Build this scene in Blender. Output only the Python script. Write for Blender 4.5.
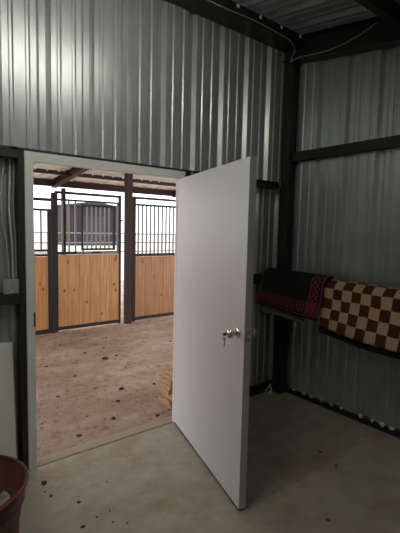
import bpy, bmesh, math, random
from mathutils import Vector, Matrix, noise
random.seed(7)
C = bpy.context.scene.collection
for o in list(bpy.data.objects): bpy.data.objects.remove(o)

# ------------------------------------------------------------------ camera, world, exposure
CAM = Vector((-0.8127, -2.7464, 1.6348)); YAW, PITCH, ROLL, FPX = 0.67295, -0.0890, 0.02259, 411.28
fw = Vector((math.sin(YAW)*math.cos(PITCH), math.cos(YAW)*math.cos(PITCH), math.sin(PITCH)))
rt = Vector((math.cos(YAW), -math.sin(YAW), 0)); up = rt.cross(fw)
rt, up = math.cos(ROLL)*rt + math.sin(ROLL)*up, -math.sin(ROLL)*rt + math.cos(ROLL)*up
cd = bpy.data.cameras.new('camera'); cam = bpy.data.objects.new('camera', cd); C.objects.link(cam)
cam.matrix_world = Matrix(((rt.x, up.x, -fw.x, CAM.x), (rt.y, up.y, -fw.y, CAM.y), (rt.z, up.z, -fw.z, CAM.z), (0, 0, 0, 1)))
cd.sensor_fit = 'HORIZONTAL'; cd.sensor_width = 36; cd.lens = FPX/400*36; cd.clip_start = 0.02; cd.clip_end = 300
bpy.context.scene.camera = cam

W = bpy.data.worlds.new('overcast_sky'); bpy.context.scene.world = W; W.use_nodes = True
bg = W.node_tree.nodes['Background']; bg.inputs[0].default_value = (0.93, 0.95, 1.0, 1); bg.inputs[1].default_value = 2.9
LAMP_SPOTS = ((0.30, -1.15, 3.08), (-1.60, -1.75, 2.78)); LAMP_EMIT = 58
vs = bpy.context.scene.view_settings
vs.view_transform = 'Standard'; vs.look = 'None'; vs.exposure = 0.0; vs.gamma = 1.0; vs.use_curve_mapping = False

# ------------------------------------------------------------------ materials
def mat(name, col, rough=0.6, metal=0.0, spec=0.5):
    m = bpy.data.materials.new(name); m.use_nodes = True
    b = m.node_tree.nodes['Principled BSDF']
    b.inputs['Base Color'].default_value = (*col, 1); b.inputs['Roughness'].default_value = rough
    b.inputs['Metallic'].default_value = metal; b.inputs['Specular IOR Level'].default_value = spec
    return m
class G:
    """tiny node-graph helper"""
    def __init__(s, m): s.m = m; s.t = m.node_tree; s.n = s.t.nodes; s.b = s.n['Principled BSDF']
    def L(s, a, b): s.t.links.new(a, b)
    def new(s, typ, **kw):
        x = s.n.new(typ)
        for k, v in kw.items(): setattr(x, k, v)
        return x
    def coord(s, kind='Object', scale=(1, 1, 1)):
        c = s.new('ShaderNodeTexCoord'); mp = s.new('ShaderNodeMapping'); mp.inputs['Scale'].default_value = scale
        s.L(c.outputs[kind], mp.inputs[0]); return mp.outputs[0]
    def noise(s, vec, scale, detail=4, rough=0.6):
        x = s.new('ShaderNodeTexNoise'); x.inputs['Scale'].default_value = scale; x.inputs['Detail'].default_value = detail
        x.inputs['Roughness'].default_value = rough; s.L(vec, x.inputs['Vector']); return x.outputs['Fac']
    def ramp(s, fac, stops):
        x = s.new('ShaderNodeValToRGB'); e = x.color_ramp.elements
        while len(e) < len(stops): e.new(0.5)
        for i, (p, c) in enumerate(stops):
            e[i].position = p; e[i].color = (*c, 1) if not isinstance(c, (int, float)) else (c, c, c, 1)
        s.L(fac, x.inputs[0]); return x.outputs[0]
    def mix(s, fac, a, b, mode='MIX'):
        x = s.new('ShaderNodeMix', data_type='RGBA', blend_type=mode)
        for sock, v in ((x.inputs[0], fac), (x.inputs[6], a), (x.inputs[7], b)):
            if isinstance(v, (int, float)): sock.default_value = v
            elif isinstance(v, tuple): sock.default_value = (*v, 1)
            else: s.L(v, sock)
        return x.outputs[2]
    def math(s, op, a, b=0.0, c=None):
        x = s.new('ShaderNodeMath', operation=op)
        for i, v in enumerate((a, b, c)):
            if v is None: continue
            if isinstance(v, (int, float)): x.inputs[i].default_value = v
            else: s.L(v, x.inputs[i])
        return x.outputs[0]
    def color(s, c): s.L(c, s.b.inputs['Base Color'])
    def bump(s, h, strength=0.3, dist=0.01):
        x = s.new('ShaderNodeBump'); x.inputs['Strength'].default_value = strength; x.inputs['Distance'].default_value = dist
        s.L(h, x.inputs['Height']); s.L(x.outputs[0], s.b.inputs['Normal'])

def galvanised(name, col, rough=0.42, metal=0.85):
    m = mat(name, col, rough, metal); g = G(m); v = g.coord()
    n1 = g.noise(v, 1.3, 3); n2 = g.noise(g.coord('Object', (1, 1, 0.25)), 22, 3)
    f = g.math('ADD', g.math('MULTIPLY', n1, 0.6), g.math('MULTIPLY', n2, 0.4))
    a = tuple(c*0.82 for c in col); b = tuple(min(1, c*1.15) for c in col)
    g.color(g.ramp(f, [(0.3, a), (0.7, b)]))
    r = g.math('MULTIPLY_ADD', n1, 0.14, rough-0.07); g.L(r, g.b.inputs['Roughness'])
    return m
M = {}
M['wall_metal'] = galvanised('galvanised_wall_sheet', (0.47, 0.495, 0.475), 0.36, 0.6)
M['roof_metal'] = galvanised('galvanised_roof_sheet', (0.42, 0.45, 0.46), 0.45, 0.5)
M['steel'] = mat('dark_painted_steel', (0.018, 0.017, 0.017), 0.55)
M['red_steel'] = mat('red_oxide_steel', (0.042, 0.023, 0.022), 0.75, 0, 0.3)
M['stall_steel'] = mat('brown_black_stall_steel', (0.028, 0.021, 0.019), 0.7, 0, 0.3)
M['bar_steel'] = mat('grey_bar_steel', (0.13, 0.125, 0.13), 0.38, 0.4)
M['frame_paint'] = mat('grey_green_frame_paint', (0.72, 0.73, 0.69), 0.5)
M['door_paint'] = mat('white_door_paint', (0.72, 0.72, 0.75), 0.42)
M['door_edge'] = mat('grey_door_edge', (0.42, 0.43, 0.41), 0.45)
M['rubber'] = mat('black_rubber', (0.02, 0.02, 0.02), 0.8)
M['chrome'] = mat('brushed_nickel', (0.72, 0.70, 0.66), 0.22, 1.0)
M['dark_key'] = mat('worn_key_metal', (0.16, 0.14, 0.12), 0.4, 0.8)
M['white_cable'] = mat('pale_cable_sheath', (0.62, 0.63, 0.60), 0.5)
M['grey_cable'] = mat('grey_cable_sheath', (0.36, 0.37, 0.36), 0.5)
M['plastic'] = mat('grey_box_plastic', (0.30, 0.32, 0.31), 0.45)
M['socket'] = mat('dark_socket_plastic', (0.06, 0.06, 0.06), 0.5)
M['white_sheet'] = mat('white_fibre_board', (0.76, 0.76, 0.70), 0.6)
M['foam'] = mat('pale_foam', (0.80, 0.79, 0.73), 0.9)
M['scrap'] = mat('pale_plastic_scrap', (0.50, 0.52, 0.48), 0.5)
M['wood_pole'] = mat('dark_wooden_pole', (0.045, 0.034, 0.027), 0.7)
M['lining'] = mat('grey_brown_felt_lining', (0.17, 0.135, 0.11), 0.95, 0, 0.1)
M['binding'] = mat('dark_binding_tape', (0.022, 0.016, 0.016), 0.9, 0, 0.1)
M['pink_binding'] = mat('pink_grey_binding_tape', (0.13, 0.06, 0.065), 0.9, 0, 0.1)
M['shed_wall'] = mat('dark_shed_cladding', (0.020, 0.013, 0.014), 0.8)
M['shed_roof'] = mat('weathered_shed_roof', (0.03, 0.022, 0.022), 0.7)
M['barn_sheet'] = mat('white_barn_roof_sheet', (0.93, 0.92, 0.91), 0.5)
M['lamp_white'] = mat('white_lamp_housing', (0.75, 0.75, 0.73), 0.5)
M['diffuser'] = mat('lit_lamp_diffuser', (0.9, 0.9, 0.86), 0.5)
b_ = M['diffuser'].node_tree.nodes['Principled BSDF']; b_.inputs['Emission Color'].default_value = (1, 0.97, 0.9, 1); b_.inputs['Emission Strength'].default_value = LAMP_EMIT

def m_concrete():
    m = mat('sealed_concrete', (0.3, 0.29, 0.25), 0.38); g = G(m); v = g.coord()
    n1 = g.noise(v, 1.1, 4); n2 = g.noise(v, 7, 5); n3 = g.noise(v, 60, 2)
    base = g.ramp(n1, [(0.3, (0.38, 0.345, 0.265)), (0.7, (0.52, 0.485, 0.40))])
    fine = g.ramp(n2, [(0.35, (0.80, 0.79, 0.76)), (0.65, (1, 1, 1))])
    c = g.mix(1.0, base, fine, 'MULTIPLY')
    # tan dusty patches tracked in from the barn
    d = g.ramp(g.noise(g.coord('Object', (1.0, 1.4, 1)), 2.3, 6, 0.7), [(0.48, 0.0), (0.64, 0.8)])
    c = g.mix(d, c, (0.33, 0.245, 0.155))
    s = g.ramp(n3, [(0.62, 0.0), (0.70, 0.8)]); s2 = g.ramp(g.noise(v, 4.0, 3), [(0.5, 0.0), (0.62, 1.0)])
    c = g.mix(g.math('MULTIPLY', s, s2), c, (0.10, 0.075, 0.05))
    g.color(c); g.L(g.ramp(n2, [(0.3, 0.32), (0.7, 0.5)]), g.b.inputs['Roughness']); g.bump(n2, 0.06, 0.01)
    return m
def m_dirt():
    m = mat('trodden_dirt', (0.4, 0.28, 0.2), 0.95, 0, 0.15); g = G(m); v = g.coord()
    n1 = g.noise(g.coord('Object', (0.7, 1.6, 1)), 1.4, 5); n2 = g.noise(v, 9, 6, 0.7); n3 = g.noise(v, 30, 3)
    c = g.ramp(n1, [(0.3, (0.33, 0.225, 0.16)), (0.52, (0.46, 0.34, 0.255)), (0.72, (0.60, 0.475, 0.385))])
    c = g.mix(g.ramp(n2, [(0.34, 0.55), (0.5, 0.0)]), c, (0.22, 0.14, 0.10))
    c = g.mix(g.ramp(n3, [(0.66, 0.0), (0.74, 0.6)]), c, (0.60, 0.50, 0.40))
    c = g.mix(g.ramp(g.noise(v, 17, 2), [(0.30, 0.75), (0.36, 0.0)]), c, (0.09, 0.05, 0.035))
    fl = g.noise(g.coord('Object', (1, 2.2, 1)), 24, 4, 0.75); c = g.mix(g.ramp(fl, [(0.56, 0.0), (0.66, 0.65)]), c, (0.16, 0.10, 0.07))
    g.color(c); g.bump(g.math('ADD', n2, g.math('MULTIPLY', n3, 0.5)), 0.8, 0.03)
    return m
def m_pine(name, k=1.0, tint=(1, 1, 1)):
    m = mat(name, (0.5, 0.25, 0.09), 0.5); g = G(m); o = g.coord()
    sx = g.new('ShaderNodeSeparateXYZ'); g.L(o, sx.inputs[0])
    bi = g.math('FLOOR', g.math('DIVIDE', sx.outputs[0], 0.19))
    wn = g.new('ShaderNodeTexWhiteNoise', noise_dimensions='1D'); g.L(bi, wn.inputs['W'])
    off = g.new('ShaderNodeCombineXYZ'); g.L(g.math('MULTIPLY', wn.outputs[0], 9.0), off.inputs[2])
    va = g.new('ShaderNodeVectorMath', operation='ADD'); g.L(o, va.inputs[0]); g.L(off.outputs[0], va.inputs[1])
    mp = g.new('ShaderNodeMapping'); mp.inputs['Scale'].default_value = (1, 1, 0.09); g.L(va.outputs[0], mp.inputs[0])
    grain = g.noise(mp.outputs[0], 26, 4, 0.6)
    T = lambda c: tuple(a*b*k for a, b in zip(c, tint))
    c = g.ramp(grain, [(0.3, T((0.43, 0.205, 0.068))), (0.55, T((0.60, 0.31, 0.115))), (0.75, T((0.70, 0.40, 0.17)))])
    c = g.mix(g.math('MULTIPLY', wn.outputs[0], 0.35), c, T((0.40, 0.19, 0.065)))
    mk = g.new('ShaderNodeMapping'); mk.inputs['Scale'].default_value = (1, 1, 0.62); g.L(va.outputs[0], mk.inputs[0])
    vo = g.new('ShaderNodeTexVoronoi', feature='F1'); vo.inputs['Scale'].default_value = 6.2; g.L(mk.outputs[0], vo.inputs['Vector'])
    c = g.mix(g.ramp(vo.outputs['Distance'], [(0.08, 0.9), (0.15, 0.0)]), c, (0.10, 0.030, 0.014))
    fr = g.math('FRACT', g.math('DIVIDE', sx.outputs[0], 0.19))
    seam = g.math('MAXIMUM', g.math('LESS_THAN', fr, 0.025), g.math('GREATER_THAN', fr, 0.975))
    c = g.mix(g.math('MULTIPLY', seam, 0.45), c, T((0.14, 0.055, 0.022)))
    g.color(c); return m
def m_lumber():
    m = mat('raw_lumber', (0.6, 0.4, 0.25), 0.7); g = G(m)
    n = g.noise(g.coord('Object', (0.2, 1, 1)), 40, 3)
    g.color(g.ramp(n, [(0.3, (0.42, 0.22, 0.11)), (0.7, (0.62, 0.37, 0.22))])); return m
def m_checker():
    m = mat('checked_saddle_blanket_weave', (0.4, 0.3, 0.2), 0.95, 0, 0.1); g = G(m)
    uv = g.coord('UV'); wob = g.new('ShaderNodeTexNoise'); wob.inputs['Scale'].default_value = 9; g.L(uv, wob.inputs['Vector'])
    sub = g.new('ShaderNodeVectorMath', operation='SUBTRACT'); g.L(wob.outputs['Color'], sub.inputs[0]); sub.inputs[1].default_value = (0.5, 0.5, 0.5)
    sc = g.new('ShaderNodeVectorMath', operation='SCALE'); g.L(sub.outputs[0], sc.inputs[0]); sc.inputs['Scale'].default_value = 0.022
    ad = g.new('ShaderNodeVectorMath', operation='ADD'); g.L(uv, ad.inputs[0]); g.L(sc.outputs[0], ad.inputs[1])
    fl = g.new('ShaderNodeVectorMath', operation='MULTIPLY_ADD'); g.L(ad.outputs[0], fl.inputs[0]); fl.inputs[1].default_value = (1, 1, 0); fl.inputs[2].default_value = (0, 0, 0.02)
    ch = g.new('ShaderNodeTexChecker'); ch.inputs['Scale'].default_value = 1/0.083
    ch.inputs['Color1'].default_value = (0.56, 0.39, 0.24, 1); ch.inputs['Color2'].default_value = (0.085, 0.030, 0.013, 1); g.L(fl.outputs[0], ch.inputs['Vector'])
    n = g.noise(uv, 120, 3); c = g.mix(1.0, ch.outputs[0], g.ramp(n, [(0.3, (0.72, 0.72, 0.72)), (0.7, (1.1, 1.1, 1.1))]), 'MULTIPLY')
    g.color(c); g.bump(n, 0.5, 0.004); return m
def m_dark_blanket(length, front):
    """black field; rows of red motifs along the front hem and along both ends"""
    m = mat('black_red_saddle_blanket_weave', (0.02, 0.02, 0.02), 0.95, 0, 0.1); g = G(m)
    uv = g.coord('UV'); s = g.new('ShaderNodeSeparateXYZ'); g.L(uv, s.inputs[0]); u, v = s.outputs[0], s.outputs[1]
    def band(x, a, b): return g.math('MULTIPLY', g.math('GREATER_THAN', x, a), g.math('LESS_THAN', x, b))
    def motif(p, q, per):   # zigzag diamonds
        t = g.math('PINGPONG', p, per/2); w = g.math('PINGPONG', q, per/2)
        return g.math('LESS_THAN', g.math('ABSOLUTE', g.math('SUBTRACT', t, w)), per*0.15)
    hem = g.math('MULTIPLY', band(v, 0.025, 0.115), motif(u, v, 0.045))
    end = g.math('MULTIPLY', g.math('MAXIMUM', band(u, length-0.105, length-0.025), band(u, 0.01, 0.03)), motif(v, u, 0.05))
    lines = g.math('MAXIMUM', band(u, length-0.122, length-0.110), band(v, 0.0, 0.012))
    f = g.math('MAXIMUM', hem, end)
    n = g.noise(uv, 70, 3); f = g.math('MULTIPLY', f, g.ramp(n, [(0.30, 0.3), (0.55, 1.0)]))
    c = g.mix(f, (0.016, 0.018, 0.017), (0.23, 0.035, 0.052)); c = g.mix(g.math('MULTIPLY', lines, 0.8), c, (0.22, 0.06, 0.075))
    g.color(c); g.bump(n, 0.5, 0.004); return m
def m_bucket():
    m = mat('faded_red_plastic', (0.2, 0.05, 0.04), 0.5); g = G(m)
    n = g.noise(g.coord('Object', (1, 1, 0.5)), 9, 5, 0.7)
    g.color(g.ramp(n, [(0.3, (0.06, 0.018, 0.014)), (0.6, (0.13, 0.030, 0.023)), (0.8, (0.17, 0.075, 0.055))])); return m
M['concrete'] = m_concrete(); M['dirt'] = m_dirt(); M['pine'] = m_pine('knotty_pine_boards', 0.86, (1.0, 0.92, 0.80)); M['pine_dark'] = m_pine('brown_pine_boards', 0.62, (1.0, 0.90, 0.92))
M['lumber'] = m_lumber(); M['checker'] = m_checker(); M['bucket'] = m_bucket()
M['clod'] = mat('dark_dry_manure', (0.075, 0.05, 0.034), 0.95, 0, 0.1)

# ------------------------------------------------------------------ mesh helpers
def mesh_obj(name, bm, material, parent=None, smooth=False):
    me = bpy.data.meshes.new(name); bmesh.ops.recalc_face_normals(bm, faces=bm.faces)
    bm.to_mesh(me); bm.free(); me.materials.append(material)
    if smooth:
        for p in me.polygons: p.use_smooth = True
    o = bpy.data.objects.new(name, me); C.objects.link(o)
    if parent: o.parent = parent
    return o
def box(bm, x0, x1, y0, y1, z0, z1, bev=0.0):
    r = bmesh.ops.create_cube(bm, size=1.0)
    vsn = r['verts']
    bmesh.ops.scale(bm, vec=(abs(x1-x0), abs(y1-y0), abs(z1-z0)), verts=vsn)
    bmesh.ops.translate(bm, vec=((x0+x1)/2, (y0+y1)/2, (z0+z1)/2), verts=vsn)
    if bev:
        es = {e for v in vsn for e in v.link_edges}
        bmesh.ops.bevel(bm, geom=list(es), offset=bev, segments=2, affect='EDGES', profile=0.5)
    return bm
def tube(bm, pts, r, seg=8, closed=False):
    pts = [Vector(p) for p in pts]; rings = []; n = len(pts); prev = None
    for i, p in enumerate(pts):
        d = (pts[min(i+1, n-1)] - pts[max(i-1, 0)]).normalized()
        a = prev if prev else (Vector((0, 0, 1)) if abs(d.z) < 0.9 else Vector((1, 0, 0)))
        x = (a - d*a.dot(d)).normalized(); y = d.cross(x); prev = x
        rad = r[i] if isinstance(r, (list, tuple)) else r
        rings.append([bm.verts.new(p + rad*(math.cos(2*math.pi*k/seg)*x + math.sin(2*math.pi*k/seg)*y)) for k in range(seg)])
    for A, B in zip(rings, rings[1:]):
        for k in range(seg): bm.faces.new((A[k], A[(k+1) % seg], B[(k+1) % seg], B[k]))
    bm.faces.new(rings[0][::-1]); bm.faces.new(rings[-1])
    return bm
def lathe(bm, prof, seg=24, M4=Matrix(), ring=False):
    rings = []
    for r, z in prof:
        rings.append([bm.verts.new(M4 @ Vector((r*math.cos(2*math.pi*k/seg), r*math.sin(2*math.pi*k/seg), z))) for k in range(seg)])
    for A, B in zip(rings, rings[1:]):
        for k in range(seg): bm.faces.new((A[k], A[(k+1) % seg], B[(k+1) % seg], B[k]))
    if prof[0][0] > 1e-4 and not ring: bm.faces.new(rings[0][::-1])
    if prof[-1][0] > 1e-4 and not ring: bm.faces.new(rings[-1])
    bmesh.ops.remove_doubles(bm, verts=bm.verts, dist=1e-5)
    return bm
def extrude_profile(bm, prof, p0, p1, ax, ay):
    """closed 2-D profile swept from p0 to p1; ax, ay are the profile axes"""
    p0, p1, ax, ay = Vector(p0), Vector(p1), Vector(ax), Vector(ay)
    A = [bm.verts.new(p0 + ax*a + ay*b) for a, b in prof]; B = [bm.verts.new(p1 + ax*a + ay*b) for a, b in prof]
    n = len(prof)
    for k in range(n): bm.faces.new((A[k], A[(k+1) % n], B[(k+1) % n], B[k]))
    bm.faces.new(A[::-1]); bm.faces.new(B)
    return bm
def smoothline(pts, n=8):
    out = []; P = [Vector(p) for p in pts]
    for i in range(len(P)-1):
        p0, p1, p2, p3 = P[max(i-1, 0)], P[i], P[i+1], P[min(i+2, len(P)-1)]
        for k in range(n):
            t = k/n; out.append(0.5*((2*p1)+(-p0+p2)*t+(2*p0-5*p1+4*p2-p3)*t*t+(-p0+3*p1-3*p2+p3)*t**3))
    out.append(P[-1]); return out
def tag(o, label, cat, group=None, kind=None):
    o['label'] = label; o['category'] = cat
    if group: o['group'] = group
    if kind: o['kind'] = kind
    return o
def thing(name, label, cat, loc=(0, 0, 0), group=None):
    o = bpy.data.objects.new(name, None); C.objects.link(o); o.location = loc; o.empty_display_size = 0.1
    return tag(o, label, cat, group)
def structure(o, label=None):
    o['kind'] = 'structure'
    if label: o['label'] = label
    return o
RIB = 0.2935
def rib_profile(s0, s1, phase, depth=0.032, minor=0.007):
    """(s, offset) polyline of an R-panel: major ribs one period apart with two minor ribs between"""
    pts = []
    k0 = math.floor((s0-phase)/RIB)-1; k1 = math.ceil((s1-phase)/RIB)+1
    for k in range(k0, k1+1):
        c = phase + k*RIB
        pts += [(c-0.046, 0), (c-0.020, depth), (c+0.020, depth), (c+0.046, 0)]
        for q in (RIB/3, 2*RIB/3): pts += [(c+q-0.016, 0), (c+q-0.007, minor), (c+q+0.007, minor), (c+q+0.016, 0)]
    out = []
    def at(s):
        for (a, b), (c, d) in zip(pts, pts[1:]):
            if a <= s <= c: return b + (d-b)*(s-a)/(c-a)
        return 0
    out.append((s0, at(s0))); out += [p for p in pts if s0 < p[0] < s1]; out.append((s1, at(s1)))
    return out
def sheet(bm, prof, f0, f1, th=Vector((0, 0, 0))):
    """ribbed sheet: f0/f1 map (s, offset) to its two edges; th is the thickness direction"""
    A = [bm.verts.new(f0(*p)) for p in prof]; B = [bm.verts.new(f1(*p)) for p in prof]
    for k in range(len(prof)-1): bm.faces.new((A[k], A[k+1], B[k+1], B[k]))
    if th.length:
        A2 = [bm.verts.new(v.co+th) for v in A]; B2 = [bm.verts.new(v.co+th) for v in B]
        for k in range(len(prof)-1):
            bm.faces.new((A2[k], B2[k], B2[k+1], A2[k+1])); bm.faces.new((A[k], A2[k], A2[k+1], A[k+1])); bm.faces.new((B[k], B[k+1], B2[k+1], B2[k]))
        bm.faces.new((A[0], B[0], B2[0], A2[0])); bm.faces.new((A[-1], A2[-1], B2[-1], B[-1]))
    return bm

XR, XL, YB = 2.462, -2.3, -4.1            # right wall, left wall, back wall
roofz = lambda y: 3.47 + 0.15*y           # tack-room roof sheet
DW, DH = 1.13, 2.04                       # door opening
barnz = lambda y: 3.064 - 0.13*y          # lean-to roof over the barn aisle

# ------------------------------------------------------------------ setting
bm = bmesh.new(); box(bm, XL-0.1, XR+0.1, YB-0.1, 0.004, -0.15, 0.0); structure(mesh_obj('floor', bm, M['concrete']))
bm = bmesh.new(); T = Vector((0, 0.002, 0)); gap = 2.115
P = rib_profile(XL, XR, 0.077)
sheet(bm, P, lambda s, o: Vector((s, o, gap)), lambda s, o: Vector((s, o, 3.455)), T)
P = rib_profile(XL, -0.07, 0.077); sheet(bm, P, lambda s, o: Vector((s, 0.10+o, 0.02)), lambda s, o: Vector((s, 0.10+o, gap)), T)
P = rib_profile(DW+0.10, XR+0.03, 0.077); sheet(bm, P, lambda s, o: Vector((s, 0.10+o, 0.045)), lambda s, o: Vector((s, 0.10+o, gap)), T)
structure(mesh_obj('wall_front', bm, M['wall_metal']))
bm = bmesh.new(); P = rib_profile(YB, 0.16, -0.09)
sheet(bm, P, lambda s, o: Vector((XR+o, s, 0.045)), lambda s, o: Vector((XR+o, s, min(roofz(s), roofz(0))-0.02)), Vector((0.002, 0, 0)))
structure(mesh_obj('wall_right', bm, M['wall_metal']))
bm = bmesh.new(); P = rib_profile(YB, 0.16, -0.09)
sheet(bm, P, lambda s, o: Vector((XL-o, s, 0)), lambda s, o: Vector((XL-o, s, roofz(s)-0.02)), Vector((-0.002, 0, 0)))
structure(mesh_obj('wall_left', bm, M['wall_metal']))
bm = bmesh.new(); P = rib_profile(XL, XR, 0.077)
sheet(bm, P, lambda s, o: Vector((s, YB-o, 0)), lambda s, o: Vector((s, YB-o, roofz(YB)-0.02)), Vector((0, -0.002, 0)))
structure(mesh_obj('wall_back', bm, M['wall_metal']))
bm = bmesh.new(); P = rib_profile(XL-0.1, XR+0.12, 0.10)
sheet(bm, P, lambda s, o: Vector((s, YB-0.1, roofz(YB-0.1)+o)), lambda s, o: Vector((s, 0.12, roofz(0.12)+o)), Vector((0, 0, 0.003)))
structure(mesh_obj('ceiling', bm, M['roof_metal']))
# dark base angle along the right and front walls
bm = bmesh.new(); extrude_profile(bm, [(0, 0), (0.012, 0), (0.012, 0.006), (0.006, 0.008), (0.004, 0.048), (0, 0.048)], (XR-0.008, YB, 0), (XR-0.008, -0.1, 0), (-1, 0, 0), (0, 0, 1))
box(bm, XR-0.008, XR+0.045, YB, 0.15, -0.05, 0.05); structure(mesh_obj('baseboard_right', bm, M['steel']))
bm = bmesh.new(); box(bm, DW+0.105, XR+0.05, 0.085, 0.15, -0.05, 0.05); box(bm, DW+0.105, XR+0.05, 0.004, 0.085, -0.02, 0.002)
structure(mesh_obj('baseboard_front', bm, M['steel']))
bm = bmesh.new(); box(bm, XL, -0.089, 0.004, 0.13, -0.02, 0.022); structure(mesh_obj('baseboard_recess', bm, M['concrete']))

# door frame
bm = bmesh.new(); f = 0.062
prof = [(0, 0), (f, 0), (f, 0.135), (0, 0.135), (0, 0.075), (0.0, 0.055)]
box(bm, -0.052, 0.001, -0.012, 0.030, 0, DH+f, 0.003); box(bm, DW, DW+f, -0.0, 0.030, 0, DH+f, 0.003)
box(bm, -0.0525, DW+f, -0.0125, 0.0305, DH, DH+f, 0.003)
frame = structure(mesh_obj('trim_1', bm, M['frame_paint']), 'grey green painted door frame around the doorway to the barn aisle')
bm = bmesh.new(); box(bm, -0.011, 0.003, -0.0135, 0.024, 0.975, 1.075, 0.001); box(bm, 0.0025, 0.0035, 0.002, 0.018, 1.0, 1.05); mesh_obj('strike_plate', bm, M['dark_key'], frame)
bm = bmesh.new(); box(bm, -0.06, DW+0.10, 0.022, 0.125, -0.06, 0.001, 0.008); structure(mesh_obj('trim_2', bm, mat('worn_sill', (0.42, 0.345, 0.27), 0.8)), 'concrete door sill strip at the edge of the dirt')

# open door: hinge on the right jamb, swung into the room
HA = 1.8553; DL, DT = 1.185, 0.045
dv = Vector((math.cos(HA), -math.sin(HA), 0)); nv = Vector((dv.y, -dv.x, 0))      # along leaf; visible face normal (to the left)
if nv.x > 0: nv = -nv
bm = bmesh.new(); box(bm, 0.004, DL, -DT, 0.0, 0.018, DH-0.004, 0.002)
door = mesh_obj('door_1', bm, M['door_paint']); structure(door, 'white door standing open into the room, key in its knob')
# local x along the leaf, local y = visible face normal
door.matrix_world = Matrix(((dv.x, nv.x, 0, DW), (dv.y, nv.y, 0, 0), (0, 0, 1, 0), (0, 0, 0, 1)))
bm = bmesh.new(); box(bm, DL, DL+0.0022, -DT+0.001, -0.001, 0.018, DH-0.004); mesh_obj('edge_channel', bm, M['door_edge'], door)
bm = bmesh.new(); box(bm, 0.01, DL-0.003, -DT+0.004, -0.004, 0.005, 0.0185); mesh_obj('door_sweep', bm, M['rubber'], door)
for z in (0.22, 1.02, 1.82):
    bm = bmesh.new(); tube(bm, [(0.0, -DT-0.004, z-0.05), (0.0, -DT-0.004, z+0.05)], 0.007, 10); box(bm, 0.0, 0.035, -DT-0.002, -DT, z-0.05, z+0.05); mesh_obj('hinge', bm, M['chrome'], door)
KX, KZ = 1.112, 1.046
def Ymat(x, y, z, s): return Matrix.Translation((x, y, z)) @ Matrix.Rotation(-s*math.pi/2, 4, 'X')
for s, y0 in ((1, 0.0), (-1, -DT)):
    bm = bmesh.new(); lathe(bm, [(0.0, 0.008), (0.014, 0.008), (0.030, 0.006), (0.034, 0.0)], 24, Ymat(KX, y0, KZ, s)); kn = mesh_obj('rosette', bm, M['chrome'], door, True)
    bm = bmesh.new(); lathe(bm, [(0.011, 0.006), (0.011, 0.028), (0.018, 0.034), (0.027, 0.044), (0.0285, 0.055), (0.026, 0.064), (0.018, 0.068), (0.0, 0.069)], 24, Ymat(KX, y0, KZ, s)); mesh_obj('door_knob', bm, M['chrome'], door, True)
bm = bmesh.new(); box(bm, DL+0.002, DL+0.0035, -0.036, -0.010, KZ-0.03, KZ+0.03, 0.0006); lp = mesh_obj('latch_plate', bm, M['chrome'], door)
bm = bmesh.new(); extrude_profile(bm, [(0, 0), (0.012, 0.0), (0.004, 0.014), (0, 0.014)], (DL+0.003, -0.03, KZ-0.008), (DL+0.003, -0.03, KZ+0.008), (1, 0, 0), (0, 1, 0)); mesh_obj('latch_bolt', bm, M['chrome'], lp)
# key in the lock with a second key hanging from the ring
def dloc(x, y, z): return Vector((DW, 0, 0)) + dv*x + nv*y + Vector((0, 0, z))
kt = thing('key_set', 'small keys in the door knob, one hanging down on a ring', 'key', dloc(KX, 0.070, KZ))
kt.matrix_world = Matrix(((dv.x, nv.x, 0, kt.location.x), (dv.y, nv.y, 0, kt.location.y), (0, 0, 1, kt.location.z), (0, 0, 0, 1)))
def key_bm(vertical):
    b = bmesh.new()
    if vertical: lathe(b, [(0.0, -0.0012), (0.012, -0.0012), (0.012, 0.0012), (0.0, 0.0012)], 14, Matrix.Translation((0, 0.017, -0.030)) @ Matrix.Rotation(math.pi/2, 4, 'X')); box(b, -0.004, 0.004, 0.0158, 0.0182, -0.072, -0.040); box(b, 0.004, 0.006, 0.0158, 0.0182, -0.066, -0.060); box(b, 0.004, 0.0055, 0.0158, 0.0182, -0.056, -0.051)
    else: box(b, -0.001, 0.001, -0.004, 0.008, -0.004, 0.004); lathe(b, [(0.0, -0.0012), (0.011, -0.0012), (0.011, 0.0012), (0.0, 0.0012)], 14, Matrix.Translation((0, 0.017, 0)) @ Matrix.Rotation(math.pi/2, 4, 'Y'))
    return b
mesh_obj('key', key_bm(False), M['dark_key'], kt); mesh_obj('key', key_bm(True), M['dark_key'], kt)
bm = bmesh.new(); tube(bm, [(0, 0.018+0.010*math.cos(t*math.pi/8), -0.012+0.013*math.sin(t*math.pi/8)) for t in range(17)], 0.0011, 6); mesh_obj('key_ring', bm, M['chrome'], kt)

# ------------------------------------------------------------------ steel frame of the room
def cprof(d, w, t=0.006): return [(0, 0), (w, 0), (w, 0.018), (w-t, 0.018), (w-t, t), (t, t), (t, d-t), (w-t, d-t), (w-t, d-0.018), (w, d-0.018), (w, d), (0, d)]
bm = bmesh.new(); box(bm, XR-0.105, XR-0.006, -0.105, -0.004, 0, roofz(-0.1)-0.08, 0.006)
cp = tag(mesh_obj('corner_post', bm, M['steel']), 'dark square steel post standing in the corner between the two metal walls', 'post')
bm = bmesh.new(); box(bm, XR-0.12, XR+0.0, -0.12, 0.0, 0, 0.012); mesh_obj('base_plate', bm, M['steel'], cp)
for s, x in ((0, -0.088), (1, DW+0.105)):
    bm = bmesh.new(); box(bm, x, x+(0.038, 0.05)[s], 0.0 if s == 0 else 0.03, 0.132, 0, gap, 0.003)
    tag(mesh_obj('jamb_post', bm, M['steel']), ['dark steel jamb post left of the door frame, beside the outlet box', 'dark steel jamb post behind the open door at its hinge side'][s], 'post')
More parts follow.
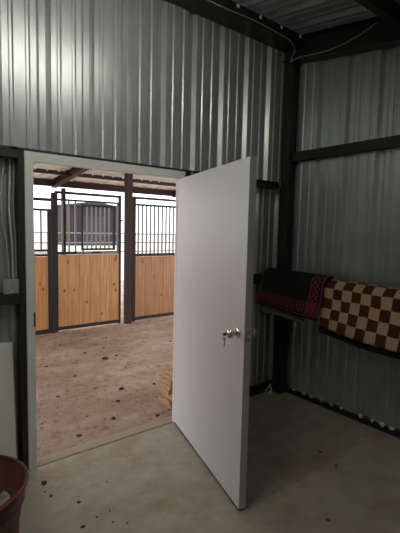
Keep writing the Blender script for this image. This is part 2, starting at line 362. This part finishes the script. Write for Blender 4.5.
# girts (upper: under the ribbed sheet; lower: in the recess)
bm = bmesh.new(); extrude_profile(bm, cprof(0.098, 0.055), (XL, 0.0, gap-0.058), (-0.089, 0.0, gap-0.058), (0, 0, 1), (0, 1, 0)); box(bm, XL, -0.089, -0.004, 0.0, gap-0.06, gap+0.004)
tag(mesh_obj('wall_girt', bm, M['steel']), 'dark steel girt above the cables at head height, left of the doorway', 'beam')
bm = bmesh.new(); extrude_profile(bm, cprof(0.098, 0.055), (DW+0.156, 0.0, gap-0.058), (XR-0.105, 0.0, gap-0.058), (0, 0, 1), (0, 1, 0)); box(bm, -0.125, XR-0.105, -0.004, 0.0, gap-0.012, gap+0.004); box(bm, DW+0.156, XR-0.105, -0.004, 0.0, gap-0.06, gap+0.004)
tag(mesh_obj('wall_girt', bm, M['steel']), 'dark steel girt running over the door head to the corner post', 'beam')
bm = bmesh.new(); extrude_profile(bm, cprof(0.098, 0.065), (XL, 0.0, 1.137), (-0.089, 0.0, 1.137), (0, 0, 1), (0, 1, 0))
tag(mesh_obj('wall_girt', bm, M['steel']), 'dark steel girt at waist height carrying the outlet box', 'beam')
bm = bmesh.new(); extrude_profile(bm, cprof(0.098, 0.09), (DW+0.156, 0.0, 1.12), (XR-0.106, 0.0, 1.12), (0, 0, 1), (0, 1, 0)); 
tag(mesh_obj('wall_girt', bm, M['steel']), 'short dark steel girt at waist height between open door and corner post', 'beam')
bm = bmesh.new(); extrude_profile(bm, cprof(0.06, 0.085), (XR-0.062, YB, 2.315), (XR-0.062, -0.106, 2.315), (0, 0, 1), (1, 0, 0))
tag(mesh_obj('wall_girt', bm, M['steel']), 'long dark steel girt across the right wall above the saddle blankets', 'beam')
bm = bmesh.new(); extrude_profile(bm, cprof(0.06, 0.085), (XR-0.062, YB, 1.115), (XR-0.062, -0.106, 1.115), (0, 0, 1), (1, 0, 0))
tag(mesh_obj('wall_girt', bm, M['steel']), 'dark steel girt on the right wall behind the saddle blankets', 'beam')
# rafter along the right wall
bm = bmesh.new(); I = [(-0.06, 0), (0.06, 0), (0.06, 0.008), (0.005, 0.008), (0.005, 0.202), (0.06, 0.202), (0.06, 0.21), (-0.06, 0.21), (-0.06, 0.202), (-0.005, 0.202), (-0.005, 0.008), (-0.06, 0.008)]
y0, y1 = YB, -0.002
extrude_profile(bm, I, (XR-0.075, y0, roofz(y0)-0.218), (XR-0.075, y1, roofz(y1)-0.218), (1, 0, 0), (0, 0, 1))
tag(mesh_obj('rafter_beam', bm, M['steel']), 'dark steel rafter running under the roof along the right wall', 'beam')
# purlins
for i, (y, d, lab) in enumerate(((-0.21, 0.085, 'dark roof purlin along the top of the ribbed front wall, with pale dots for light leaking at the rib ends'), (-1.17, 0.12, 'dark roof purlin crossing the ceiling near the top right of the room'),
                    (-2.3, 0.12, 'dark roof purlin over the middle of the room'), (-3.4, 0.12, 'dark roof purlin near the back wall'))):
    bm = bmesh.new(); w = 0.205 if i == 0 else 0.07
    extrude_profile(bm, cprof(w, d), (XL, y, roofz(y)-d-0.003), (XR-0.01, y, roofz(y)-d-0.003), (0, 0, 1), (0, 1, 0.15)) if i else box(bm, XL, XR-0.01, y, -0.001, roofz(y)-d-0.005, roofz(y)-0.004)
    pu = tag(mesh_obj('roof_purlin', bm, M['steel']), lab, 'beam')
    if i == 0:
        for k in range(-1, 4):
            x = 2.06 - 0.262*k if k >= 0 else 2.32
            bm = bmesh.new(); lathe(bm, [(0.0, 0.010), (0.008, 0.009), (0.010, 0.004), (0.016, 0.003), (0.016, 0.0)], 10, Ymat(x, y, roofz(y)-0.022, -1)); mesh_obj('light_dot', bm, M['foam'], pu, True)  # pale discs stand in for light leaking through at the rib ends

# ------------------------------------------------------------------ cables, box, board
def cable(name, pts, r, m, label, group=None):
    b = bmesh.new(); tube(b, smoothline(pts), r, 6); return tag(mesh_obj(name, b, m, None, True), label, 'cable', group)
cable('eave_cable', [(0.9, -0.222, 3.36), (1.3, -0.222, 3.345), (1.7, -0.226, 3.355), (2.0, -0.225, 3.345), (2.17, -0.222, 3.33), (2.275, -0.19, 3.29), (2.285, -0.15, 3.235), (2.30, -0.13, 3.21), (2.322, -0.2, 3.235), (2.322, -0.5, 3.20), (2.322, -0.75, 3.215), (2.322, -0.95, 3.27)], 0.0042, M['grey_cable'], 'thin grey cable looping along the eave and down to the corner post')
for i, (x, dx, lab) in enumerate(((-0.150, -0.012, 'grey cable furthest left above the outlet box'), (-0.122, 0.004, 'grey cable in the middle of the bunch above the outlet box'), (-0.104, 0.010, 'grey cable nearest the door frame above the outlet box'))):
    cable('power_cable', [(x+0.01+dx*0.2, 0.082, 2.06), (x+dx, 0.075, 1.95), (x+dx*1.2-0.01, 0.07, 1.75), (x+dx*0.5+0.006, 0.07, 1.55), (x+0.012, 0.068, 1.40), (x+0.012, 0.062, 1.288)], 0.0065, [M['grey_cable'], M['white_cable'], M['grey_cable']][i], lab, 'cables down to the outlet box')
ob = thing('outlet_box', 'grey electrical outlet box on the girt left of the door frame', 'outlet', (-0.136, 0.055, 1.2025))
bm = bmesh.new(); box(bm, -0.040, 0.040, -0.04, 0.03, 0, 0.09, 0.006); mesh_obj('box_body', bm, M['plastic'], ob)
bm = bmesh.new(); box(bm, -0.046, 0.046, -0.046, -0.038, -0.0, 0.094, 0.003); cv = mesh_obj('cover_plate', bm, M['plastic'], ob)
for sx in (-0.021, 0.021):
    bm = bmesh.new(); box(bm, sx-0.015, sx+0.015, -0.0485, -0.045, 0.018, 0.076, 0.002); so = mesh_obj('socket', bm, M['plastic'], cv)
bm = bmesh.new(); lathe(bm, [(0.0, 0.004), (0.006, 0.003), (0.007, 0.0)], 10, Ymat(0.0, -0.046, 0.016, -1)); mesh_obj('screw', bm, M['foam'], cv)
bm = bmesh.new(); box(bm, -0.36, 0.0, -0.006, 0.006, 0, 0.855, 0.002)
wb = tag(mesh_obj('white_board', bm, M['white_sheet']), 'white board leaning against the recessed metal wall behind the red tub', 'board'); wb.location = (-0.120, 0.012, 0.024); wb.rotation_euler = (-0.075, 0, 0)
bm = bmesh.new(); box(bm, -0.004, 0.002, -0.007, 0.007, 0, 0.856, 0.001); mesh_obj('edge_strip', bm, M['plastic'], wb)

# ------------------------------------------------------------------ red tub
tub = thing('muck_tub', 'faded red plastic tub on the concrete floor, bottom left', 'tub', (-0.515, -0.60, 0.0))
R0, R1, HT = 0.215, 0.275, 0.375
bm = bmesh.new(); rr = lambda z: R0 + (R1-R0)*z/HT
lathe(bm, [(0.0, 0.0), (R0-0.01, 0.0), (R0, 0.012), (rr(0.1), 0.1), (rr(0.1)+0.006, 0.105), (rr(0.12)+0.006, 0.12), (rr(0.125), 0.125), (rr(0.28), 0.28), (rr(0.28)+0.007, 0.285), (rr(0.30)+0.007, 0.30), (rr(0.305), 0.305), (R1, HT), (R1-0.008, HT), (R0-0.006, 0.012), (0.0, 0.012)], 48)
mesh_obj('tub_body', bm, M['bucket'], tub, True)
bm = bmesh.new(); lathe(bm, [(R1-0.007, HT-0.004), (R1+0.010, HT-0.006), (R1+0.014, HT+0.002), (R1+0.010, HT+0.010), (R1-0.004, HT+0.010), (R1-0.010, HT+0.004), (R1-0.007, HT-0.004)], 48, Matrix(), True); mesh_obj('rim', bm, M['bucket'], tub, True)
bm = bmesh.new(); lathe(bm, [(0.0, 0.014), (R0-0.014, 0.014), (rr(0.1)-0.014, 0.1), (rr(0.21)-0.014, 0.21), (0.14, 0.235), (0.0, 0.245)], 32)
for v in bm.verts: v.co.z += 0.01*noise.noise(v.co*30) if v.co.z > 0.22 else 0
tag(mesh_obj('tub_shade_fill', bm, M['clod'], None, True), 'dark fill added in the red tub for the shade inside it', 'shade_fill', None, 'stuff').location = tub.location  # dark fill, set high so the tub's inside reads as shaded
# crumpled scrap inside
bm = bmesh.new(); bmesh.ops.create_grid(bm, x_segments=10, y_segments=8, size=0.5)
for v in bm.verts:
    n = noise.noise(v.co*5); v.co = Vector((v.co.x*0.12, v.co.y*0.05, 0.02*n+0.35*abs(v.co.x)**2*0.6))
sc = mesh_obj('plastic_scrap', bm, M['scrap'], None, True); sc.location = (-0.41, -0.69, 0.285); sc.rotation_euler = (1.0, -0.25, 0.75)
sd = sc.modifiers.new('thickness', 'SOLIDIFY'); sd.thickness = 0.002
tag(sc, 'pale crumpled plastic scrap poking up inside the red tub', 'scrap')

# ------------------------------------------------------------------ blanket rack and saddle blankets
RX, RZ = 2.250, 1.165
rk = thing('blanket_rack', 'dark wooden pole rack under the two saddle blankets on the right wall', 'rack', (XR-0.062, -0.2, 1.115))
bm = bmesh.new(); tube(bm, [(RX, 0.0+0.0, RZ), (RX, -2.2, RZ-0.035)], 0.045, 16)
o = mesh_obj('pole', bm, M['wood_pole'], rk, True); o.matrix_parent_inverse = Matrix.Translation(rk.location).inverted()
for y in (-0.25, -1.1, -2.0):
    bm = bmesh.new(); box(bm, RX-0.01, XR-0.062, y-0.02, y+0.02, RZ-0.075, RZ-0.04); o = mesh_obj('bracket', bm, M['steel'], rk); o.matrix_parent_inverse = Matrix.Translation(rk.location).inverted()
def drape(name, ya, yb, front, back, radius, lift, material, seed, parent=None, thick=0.016, droop=0.0):
    """blanket hung over the pole; UV u = along the pole, v = up from the front hem"""
    bm = bmesh.new(); uvl = bm.loops.layers.uv.new('UVMap')
    nu = max(8, int(abs(yb-ya)/0.03)); arc = math.pi*radius; tot = front+arc+back; nv_ = 44
    grid = []; UV = {}
    for i in range(nu+1):
        row = []; u = i/nu*abs(yb-ya); y = ya + (yb-ya)*i/nu; cz = RZ + lift - 0.016*abs(y)
        for j in range(nv_+1):
            s = tot*j/nv_
            if s < front: x, z = -radius - 0.065*(1-s/front)**1.3, -(front-s)
            elif s < front+arc: a = (s-front)/radius; x, z = -radius*math.cos(a), radius*math.sin(a)
            else: x, z = radius, -(s-front-arc)
            w = noise.noise(Vector((u*3.2+seed, s*2.5, seed))); hem = noise.noise(Vector((u*2.4, seed, 3.1)))
            fr = max(0.0, 1-s/(front+0.02))
            p = Vector((RX + x - 0.022*w*(0.3+fr), y + 0.012*noise.noise(Vector((s*6, seed, u*1.0)))*(1 if i in (0, nu) else 0.4), cz + z + 0.018*hem*fr - droop*fr*(i/nu)))
            p.x = min(p.x, XR-0.075-0.016)
            v = bm.verts.new(p); UV[v] = (u, s); row.append(v)
        grid.append(row)
    for i in range(nu):
        for j in range(nv_):
            f = bm.faces.new((grid[i][j], grid[i+1][j], grid[i+1][j+1], grid[i][j+1]))
            for l in f.loops: l[uvl].uv = UV[l.vert]
    edge = [[grid[0][j].co.copy() for j in range(nv_+1)], [grid[nu][j].co.copy() for j in range(nv_+1)], [grid[i][0].co.copy() for i in range(nu+1)]]
    me = bpy.data.meshes.new(name); bm.to_mesh(me); bm.free(); me.materials.append(material)
    for p in me.polygons: p.use_smooth = True
    o = bpy.data.objects.new(name, me); C.objects.link(o)
    sd = o.modifiers.new('thickness', 'SOLIDIFY'); sd.thickness = thick; sd.offset = 0
    if parent: o.parent = parent
    return o, edge
L1 = 0.70
b1, e1 = drape('saddle_blanket', 0.005, 0.005-L1, 0.245, 0.20, 0.085, 0.02, m_dark_blanket(L1, 0.245), 1.7, droop=0.02)
tag(b1, 'black saddle blanket with red woven bands, hung nearest the corner post', 'saddle blanket', 'saddle blankets on the right wall')
for k, e in enumerate(e1):
    bm = bmesh.new(); tube(bm, e[:26] if k < 2 else e, 0.011, 8); mesh_obj('binding', bm, M['pink_binding'] if k < 2 else M['binding'], b1, True)
l1, _ = drape('lining', -0.03, -0.55, 0.335, 0.18, 0.066, 0.02, M['lining'], 1.7, b1, 0.012)
b2, e2 = drape('saddle_blanket', -0.72, -1.72, 0.30, 0.20, 0.092, -0.012, M['checker'], 5.3, droop=0.05)
tag(b2, 'brown and tan checked saddle blanket, hung beside the black and red one', 'saddle blanket', 'saddle blankets on the right wall')
l2, _ = drape('lining', -0.70, -1.72, 0.355, 0.18, 0.070, -0.012, M['binding'], 5.3, b2, 0.012, 0.05)

# pale foam tufts under the sheet of the right wall
for k, y in enumerate((-0.21, -0.33, -0.42, -0.54, -0.645, -0.75, -0.94, -1.045, -1.13, -1.215)):
    bm = bmesh.new(); bmesh.ops.create_icosphere(bm, subdivisions=2, radius=1)
    sz = (0.010, random.uniform(0.012, 0.030), random.uniform(0.012, 0.022))
    for v in bm.verts:
        q = v.co*(1+0.35*noise.noise(v.co*1.9+Vector((k*3, 0, 0)))); v.co = Vector((q.x*sz[0], q.y*sz[1], q.z*sz[2]))
    o = mesh_obj('foam_tuft', bm, M['foam'], None, True); o.location = (XR-0.012, y, 0.055)
    tag(o, 'small pale foam tuft sticking out along the foot of the right wall', 'foam', 'foam tufts along the right wall')
bm = bmesh.new(); tube(bm, smoothline([(2.25, -0.01, 0.02), (2.285, -0.02, 0.05), (2.30, -0.03, 0.085), (2.315, -0.02, 0.06), (2.30, -0.045, 0.02), (2.26, -0.05, 0.006)]), [0.006+0.004*((i*7) % 5)/5 for i in range(41)], 6)
tag(mesh_obj('foam_strip', bm, M['foam'], None, True), 'torn pale foam strip sticking up at the foot of the corner post', 'foam')

# ------------------------------------------------------------------ ceiling lamp that lights the room, and an unseen fill lamp added to it
for P_, lab in zip(LAMP_SPOTS, ('long white tube lamp hanging under the roof near the door wall', 'unseen fill lamp, a long white tube added further left behind the viewer')):
    lf = thing('ceiling_lamp', lab, 'lamp', P_, 'tube lamps under the roof')
    bm = bmesh.new(); extrude_profile(bm, [(-0.05, 0.02), (-0.035, 0.05), (0.035, 0.05), (0.05, 0.02), (0.045, 0.02), (0.03, 0.044), (-0.03, 0.044), (-0.045, 0.02)], (-0.62, 0, 0), (0.62, 0, 0), (0, 1, 0), (0, 0, 1)); mesh_obj('lamp_housing', bm, M['lamp_white'], lf)
    bm = bmesh.new(); tube(bm, [(-0.59, 0, 0), (0.59, 0, 0)], 0.016, 12); mesh_obj('lamp_tube', bm, M['diffuser'], lf)
    for x in (-0.6, 0.6):
        bm = bmesh.new(); box(bm, x-0.012, x+0.012, -0.02, 0.02, -0.02, 0.045, 0.003); mesh_obj('tube_socket', bm, M['lamp_white'], lf)
        bm = bmesh.new(); tube(bm, [(x*0.8, 0, 0.048), (x*0.8, 0, roofz(P_[1])-P_[2])], 0.003, 6); mesh_obj('hanging_wire', bm, M['grey_cable'], lf)

# ================================================================== the barn aisle outside the doorway
bm = bmesh.new(); n = 110; x0, x1, y0, y1 = -6.0, 10.0, 0.115, 9.0
vg = [[None]*(n+1) for _ in range(n+1)]
for i in range(n+1):
    for j in range(n+1):
        x = x0+(x1-x0)*i/n; y = y0+(y1-y0)*(j/n)**1.5
        h = 0.018*noise.noise(Vector((x*1.7, y*1.7, 0)))+0.012*noise.noise(Vector((x*5, y*5, 2)))
        vg[i][j] = bm.verts.new((x, y, -0.025+h*min(1, (y-y0)*3)))
for i in range(n):
    for j in range(n): bm.faces.new((vg[i][j], vg[i+1][j], vg[i+1][j+1], vg[i][j+1]))
structure(mesh_obj('dirt_floor', bm, M['dirt'], None, True))
bm = bmesh.new(); box(bm, -60, 110, 8.9, 130, -0.30, -0.05); box(bm, -60, -5.9, -20, 9, -0.30, -0.05); box(bm, 9.9, 110, -20, 9, -0.30, -0.05)
structure(mesh_obj('yard_ground', bm, mat('pale_dry_yard', (0.66, 0.58, 0.49), 0.95, 0, 0.1)))
bm = bmesh.new(); P = rib_profile(-3.5, 8.5, 0.0, 0.03, 0.008)
sheet(bm, P, lambda s, o: Vector((s, 0.06, barnz(0.06)+o)), lambda s, o: Vector((s, 4.80, barnz(4.80)+o)), Vector((0, 0, 0.003)))
structure(mesh_obj('barn_roof', bm, M['barn_sheet']))
for y, d, gp, lab in ((0.9, 0.08, 0.03, 'brown purlin under the aisle roof just outside the doorway'), (2.4, 0.08, 0.03, 'brown purlin under the middle of the aisle roof'), (3.92, 0.062, 0.026, 'dark brown purlin over the stall fronts, with pale dots for daylight in the rib gaps'), (4.62, 0.120, 0.004, 'dark brown eave beam beyond the stall fronts')):
    bm = bmesh.new(); extrude_profile(bm, cprof(0.06, d), (-3.5, y, barnz(y)-d-gp), (8.5, y, barnz(y)-d-gp), (0, 0, 1), (0, 1, 0))
    pu = tag(mesh_obj('roof_purlin', bm, M['red_steel']), lab, 'beam')
    if y == 3.92:
        for k in range(14):
            x = 1.0+0.19*k; bm = bmesh.new(); lathe(bm, [(0.0, 0.012), (0.012, 0.009), (0.018, 0.0)], 8, Ymat(x, y, barnz(y)-0.030, -1)); mesh_obj('light_dot', bm, M['foam'], pu)  # pale discs in place of daylight showing between roof ribs and purlin
for x, lab in ((1.76, 'red brown rafter under the aisle roof above the wooden stall door'), (4.35, 'red brown rafter under the aisle roof at the right end of the doorway view'), (-1.2, 'red brown rafter under the aisle roof hidden left of the doorway'), (-3.0, 'red brown rafter under the far left end of the aisle roof')):
    bm = bmesh.new(); ya, yb = 0.16, 4.74
    extrude_profile(bm, [(-0.05, 0), (0.05, 0), (0.05, 0.008), (0.005, 0.008), (0.005, 0.112), (0.05, 0.112), (0.05, 0.12), (-0.05, 0.12), (-0.05, 0.112), (-0.005, 0.112), (-0.005, 0.008), (-0.05, 0.008)], (x, ya, barnz(ya)-0.125), (x, yb, barnz(yb)-0.125), (1, 0, 0), (0, 0, 1))
    tag(mesh_obj('roof_rafter', bm, M['red_steel']), lab, 'beam')

SY = 3.63
def stall_front(name, label, cat, xa, xb, y, top, board_top, board_m, rails, bars, sill=0.03, fw_=0.045, pitch=0.083, skip=None, base=-0.02, group=None):
    t = thing(name, label, cat, ((xa+xb)/2, y, base), group); cx = (xa+xb)/2; ox, oz = -cx, -base
    def add(nm, m, par, *boxes, bev=0.003):
        b = bmesh.new()
        for q in boxes: box(b, q[0]+ox, q[1]+ox, q[2], q[3], q[4]+oz, q[5]+oz, bev)
        return mesh_obj(nm, b, m, par)
    add('stile', M['stall_steel'], t, (xa, xa+fw_, -0.025, 0.025, base, top)); add('stile', M['stall_steel'], t, (xb-fw_, xb, -0.025, 0.025, base, top))
    for z0, z1 in rails: add('rail', M['stall_steel'], t, (xa+fw_, xb-fw_, -0.024, 0.024, z0, z1))
    b = bmesh.new(); W_ = xb-xa-2*fw_; nb = max(1, round(W_/0.19)); bw = W_/nb
    for k in range(nb): box(b, xa+fw_+k*bw+ox+0.001, xa+fw_+(k+1)*bw+ox-0.001, -0.016, 0.018, rails[0][1]+oz, board_top+oz, 0.002)
    mesh_obj('board_panel', b, board_m, t)
    x = xa+fw_+pitch*0.75
    while x < xb-fw_-0.02:
        if not (skip and skip[0] < x < skip[1]):
            b = bmesh.new(); box(b, x-0.013+ox, x+0.013+ox, -0.013, 0.013, bars[0]+oz, bars[1]+oz, 0.004); mesh_obj('bar', b, M['bar_steel'], t)
        x += pitch
    return t, ox, oz, add
# left fixed panel
tl, ox, oz, add = stall_front('stall_partition', 'short barred stall panel with pine boards, left edge of the doorway view', 'stall panel', -0.72, 1.325, SY, 1.90, 1.175, M['pine'], [(-0.02, 0.045), (1.18, 1.215), (1.25, 1.285), (1.865, 1.90)], (1.28, 1.87), pitch=0.118)
add('top_rail', M['stall_steel'], tl, (-0.72, 1.325, -0.02, 0.02, 2.015, 2.06))
# post carrying the door
bm = bmesh.new(); box(bm, 1.338, 1.392, SY-0.045, SY+0.03, -0.04, 2.15, 0.004); tag(mesh_obj('stall_post', bm, M['stall_steel']), 'dark steel post between the short stall panel and the wooden stall door', 'post')
# middle door with the drop-down feed window
td, ox, oz, add = stall_front('stall_door', 'wide stall door of knotty pine boards with a barred feed window', 'stall door', 1.395, 2.515, SY, 2.18, 1.195, M['pine'], [(0.0, 0.055), (1.20, 1.245), (2.035, 2.065), (2.14, 2.18)], (1.24, 2.04), fw_=0.036, pitch=0.105, skip=(1.80, 2.40))
wf = add('feed_window', M['stall_steel'], td, (1.80, 1.83, -0.055, -0.025, 1.262, 2.0), (2.35, 2.39, -0.055, -0.025, 1.262, 2.0), (1.83, 2.35, -0.055, -0.025, 1.965, 2.0), (1.83, 2.35, -0.055, -0.025, 1.262, 1.297))
for k in range(6): add('window_bar', M['bar_steel'], wf, (1.90+0.076*k-0.012, 1.90+0.076*k+0.012, -0.05, -0.03, 1.29, 1.97))
add('latch_bar', M['bar_steel'], td, (1.72, 1.98, -0.05, -0.026, 1.212, 1.236)); add('latch_bar', M['bar_steel'], td, (2.13, 2.45, -0.05, -0.026, 1.215, 1.236)); add('latch_knob', M['stall_steel'], td, (2.49, 2.545, -0.04, -0.026, 1.75, 1.775))
# heavy post
bm = bmesh.new(); box(bm, 2.605, 2.715, SY-0.06, SY+0.05, -0.05, barnz(SY)-0.005, 0.004); hp = tag(mesh_obj('barn_post', bm, M['red_steel']), 'tall brown steel roof post right of the wooden stall door', 'post')
for z in (0.9, 1.35, 1.75, 2.1):
    bm = bmesh.new(); box(bm, 2.715, 2.752, SY-0.02, SY+0.02, z, z+0.07, 0.003); mesh_obj('hinge_lug', bm, M['red_steel'], hp)
stall_front('stall_partition', 'barred stall panel with brown boards, right of the tall roof post', 'stall panel', 2.755, 5.4, SY, 2.185, 1.135, M['pine_dark'], [(0.0, 0.06), (1.14, 1.19), (2.03, 2.065), (2.145, 2.185)], (1.18, 2.04), pitch=0.083)
# thin red post behind the door
bm = bmesh.new(); box(bm, 1.87, 1.935, 4.61, 4.68, -0.05, barnz(4.62)-0.14, 0.004); tag(mesh_obj('barn_post', bm, M['red_steel']), 'thin red brown roof post seen behind the bars of the stall door', 'post')
bm = bmesh.new(); box(bm, 6.6, 6.7, 4.60, 4.69, -0.05, barnz(4.62)-0.14, 0.004); tag(mesh_obj('barn_post', bm, M['red_steel']), 'brown roof post out of sight to the right of the stalls', 'post')

# lumber stack just outside, behind the hinge side
dx = [0.0, -0.012, 0.02, 0.035, -0.03, -0.02, 0.0, 0.03, 0.05, 0.07]
for k in range(10):
    bm = bmesh.new(); box(bm, 0, 1.5, 0, 0.19, 0, 0.036, 0.002)
    o = mesh_obj('lumber_board', bm, M['lumber']); o.location = (1.285+dx[k], 0.27+0.006*math.sin(k*2.3), -0.025+0.0362*k)
    lab = ['lumber board at the bottom of the stack outside the doorway', 'second lumber board from the bottom of the stack', 'third lumber board from the bottom of the stack', 'fourth lumber board from the bottom of the stack', 'fifth lumber board up, ends sticking out of the stack',
           'sixth lumber board from the bottom of the stack', 'fourth lumber board from the top of the stack', 'third lumber board from the top of the stack', 'second lumber board from the top of the stack', 'topmost lumber board of the stack outside the doorway'][k]
    tag(o, lab, 'lumber', 'lumber stacked outside the doorway')

# clods on the dirt and on the concrete
def clod(x, y, z, r, k, name, label, cat, group, flat=0.5):
    b = bmesh.new(); bmesh.ops.create_icosphere(b, subdivisions=2, radius=r)
    for v in b.verts:
        q = v.co*(1+0.5*noise.noise(v.co/r*1.6+Vector((k*5.1, 0, 0)))); v.co = Vector((q.x*1.2, q.y, q.z*flat))
    o = mesh_obj(name, b, M['clod'], None, True); o.location = (x, y, z+r*flat*0.5); o.rotation_euler = (0, 0, k*1.3); return tag(o, label, cat, group)
spots = [(1.45, 1.98, 0.055), (1.62, 2.02, 0.035), (1.33, 2.35, 0.03), (0.98, 0.72, 0.035), (0.78, 0.42, 0.03), (1.15, 0.98, 0.04), (0.55, 1.15, 0.03), (1.85, 1.35, 0.03), (1.12, 0.24, 0.03), (0.42, 0.30, 0.03), (0.35, 0.62, 0.025), (1.5, 0.9, 0.025), (0.9, 1.6, 0.03), (2.3, 2.6, 0.03), (1.9, 2.9, 0.03), (1.2, 2.9, 0.025), (2.6, 2.2, 0.03), (0.75, 2.1, 0.025), (1.65, 2.45, 0.025), (1.05, 1.28, 0.025)]
for k, (x, y, r) in enumerate(spots):
    clod(x, y, -0.03, r*0.62, k, 'dirt_clod', 'small dark clod lying on the trodden dirt of the barn aisle', 'clod', 'clods on the barn aisle')
for k, (x, y, r, fl) in enumerate([(-0.015, -0.199, 0.017, 0.5), (-0.038, -0.288, 0.007, 0.4), (-0.021, -0.348, 0.010, 0.4), (0.091, -0.506, 0.010, 0.4), (0.030, -0.714, 0.012, 0.4), (0.124, -0.686, 0.006, 0.4), (0.178, -0.776, 0.006, 0.4), (0.205, -0.684, 0.005, 0.4), (0.237, -0.830, 0.006, 0.4), (0.313, -0.422, 0.006, 0.4), (1.748, -1.024, 0.012, 0.3), (1.682, -1.203, 0.010, 0.3), (1.164, -1.492, 0.010, 0.3)]):
    o = clod(x, y, 0.0, r, k+40, 'floor_crumb', 'small dark crumb of dried mud on the concrete floor', 'crumb', 'mud crumbs on the concrete floor', fl)

# far beyond: dark shed and a pipe fence in the yard
def shed():
    t = thing('field_shed', 'dark shed standing far off in the yard, seen through the stall door bars', 'shed', (15.35, 35.5, -0.05))
    b = bmesh.new(); w, d, h = 2.45, 2.0, 3.6
    prof = [(-w, 0), (w, 0), (w, h), (-w, h)]
    extrude_profile(b, prof, (0, -d, 0), (0, d, 0), (1, 0, 0), (0, 0, 1)); mesh_obj('shed_wall', b, M['shed_wall'], t)
    b = bmesh.new(); extrude_profile(b, [(-w-0.15, h), (w+0.15, h), (w+0.15, h+0.12), (0, h+0.45), (-w-0.15, h+0.12)], (0, -d-0.3, 0), (0, d+0.3, 0), (1, 0, 0), (0, 0, 1)); mesh_obj('shed_roof', b, M['shed_roof'], t)
    b = bmesh.new(); box(b, -1.2, 1.2, -d-0.06, -d, 0, 2.7); mesh_obj('shed_door', b, M['shed_roof'], t)
    return t
sh = shed()
fe = thing('pipe_fence', 'thin pipe fence out in the yard beyond the stalls', 'fence', (8.0, 16.0, -0.05))
for z in (0.5, 0.95, 1.4):
    bm = bmesh.new(); tube(bm, [(-10, 0, z), (14, 0, z)], 0.03, 8); mesh_obj('fence_rail', bm, M['bar_steel'], fe)
for k in range(9):
    bm = bmesh.new(); tube(bm, [(-10+3*k, 0, 0), (-10+3*k, 0, 1.5)], 0.04, 8); mesh_obj('fence_post', bm, M['bar_steel'], fe)
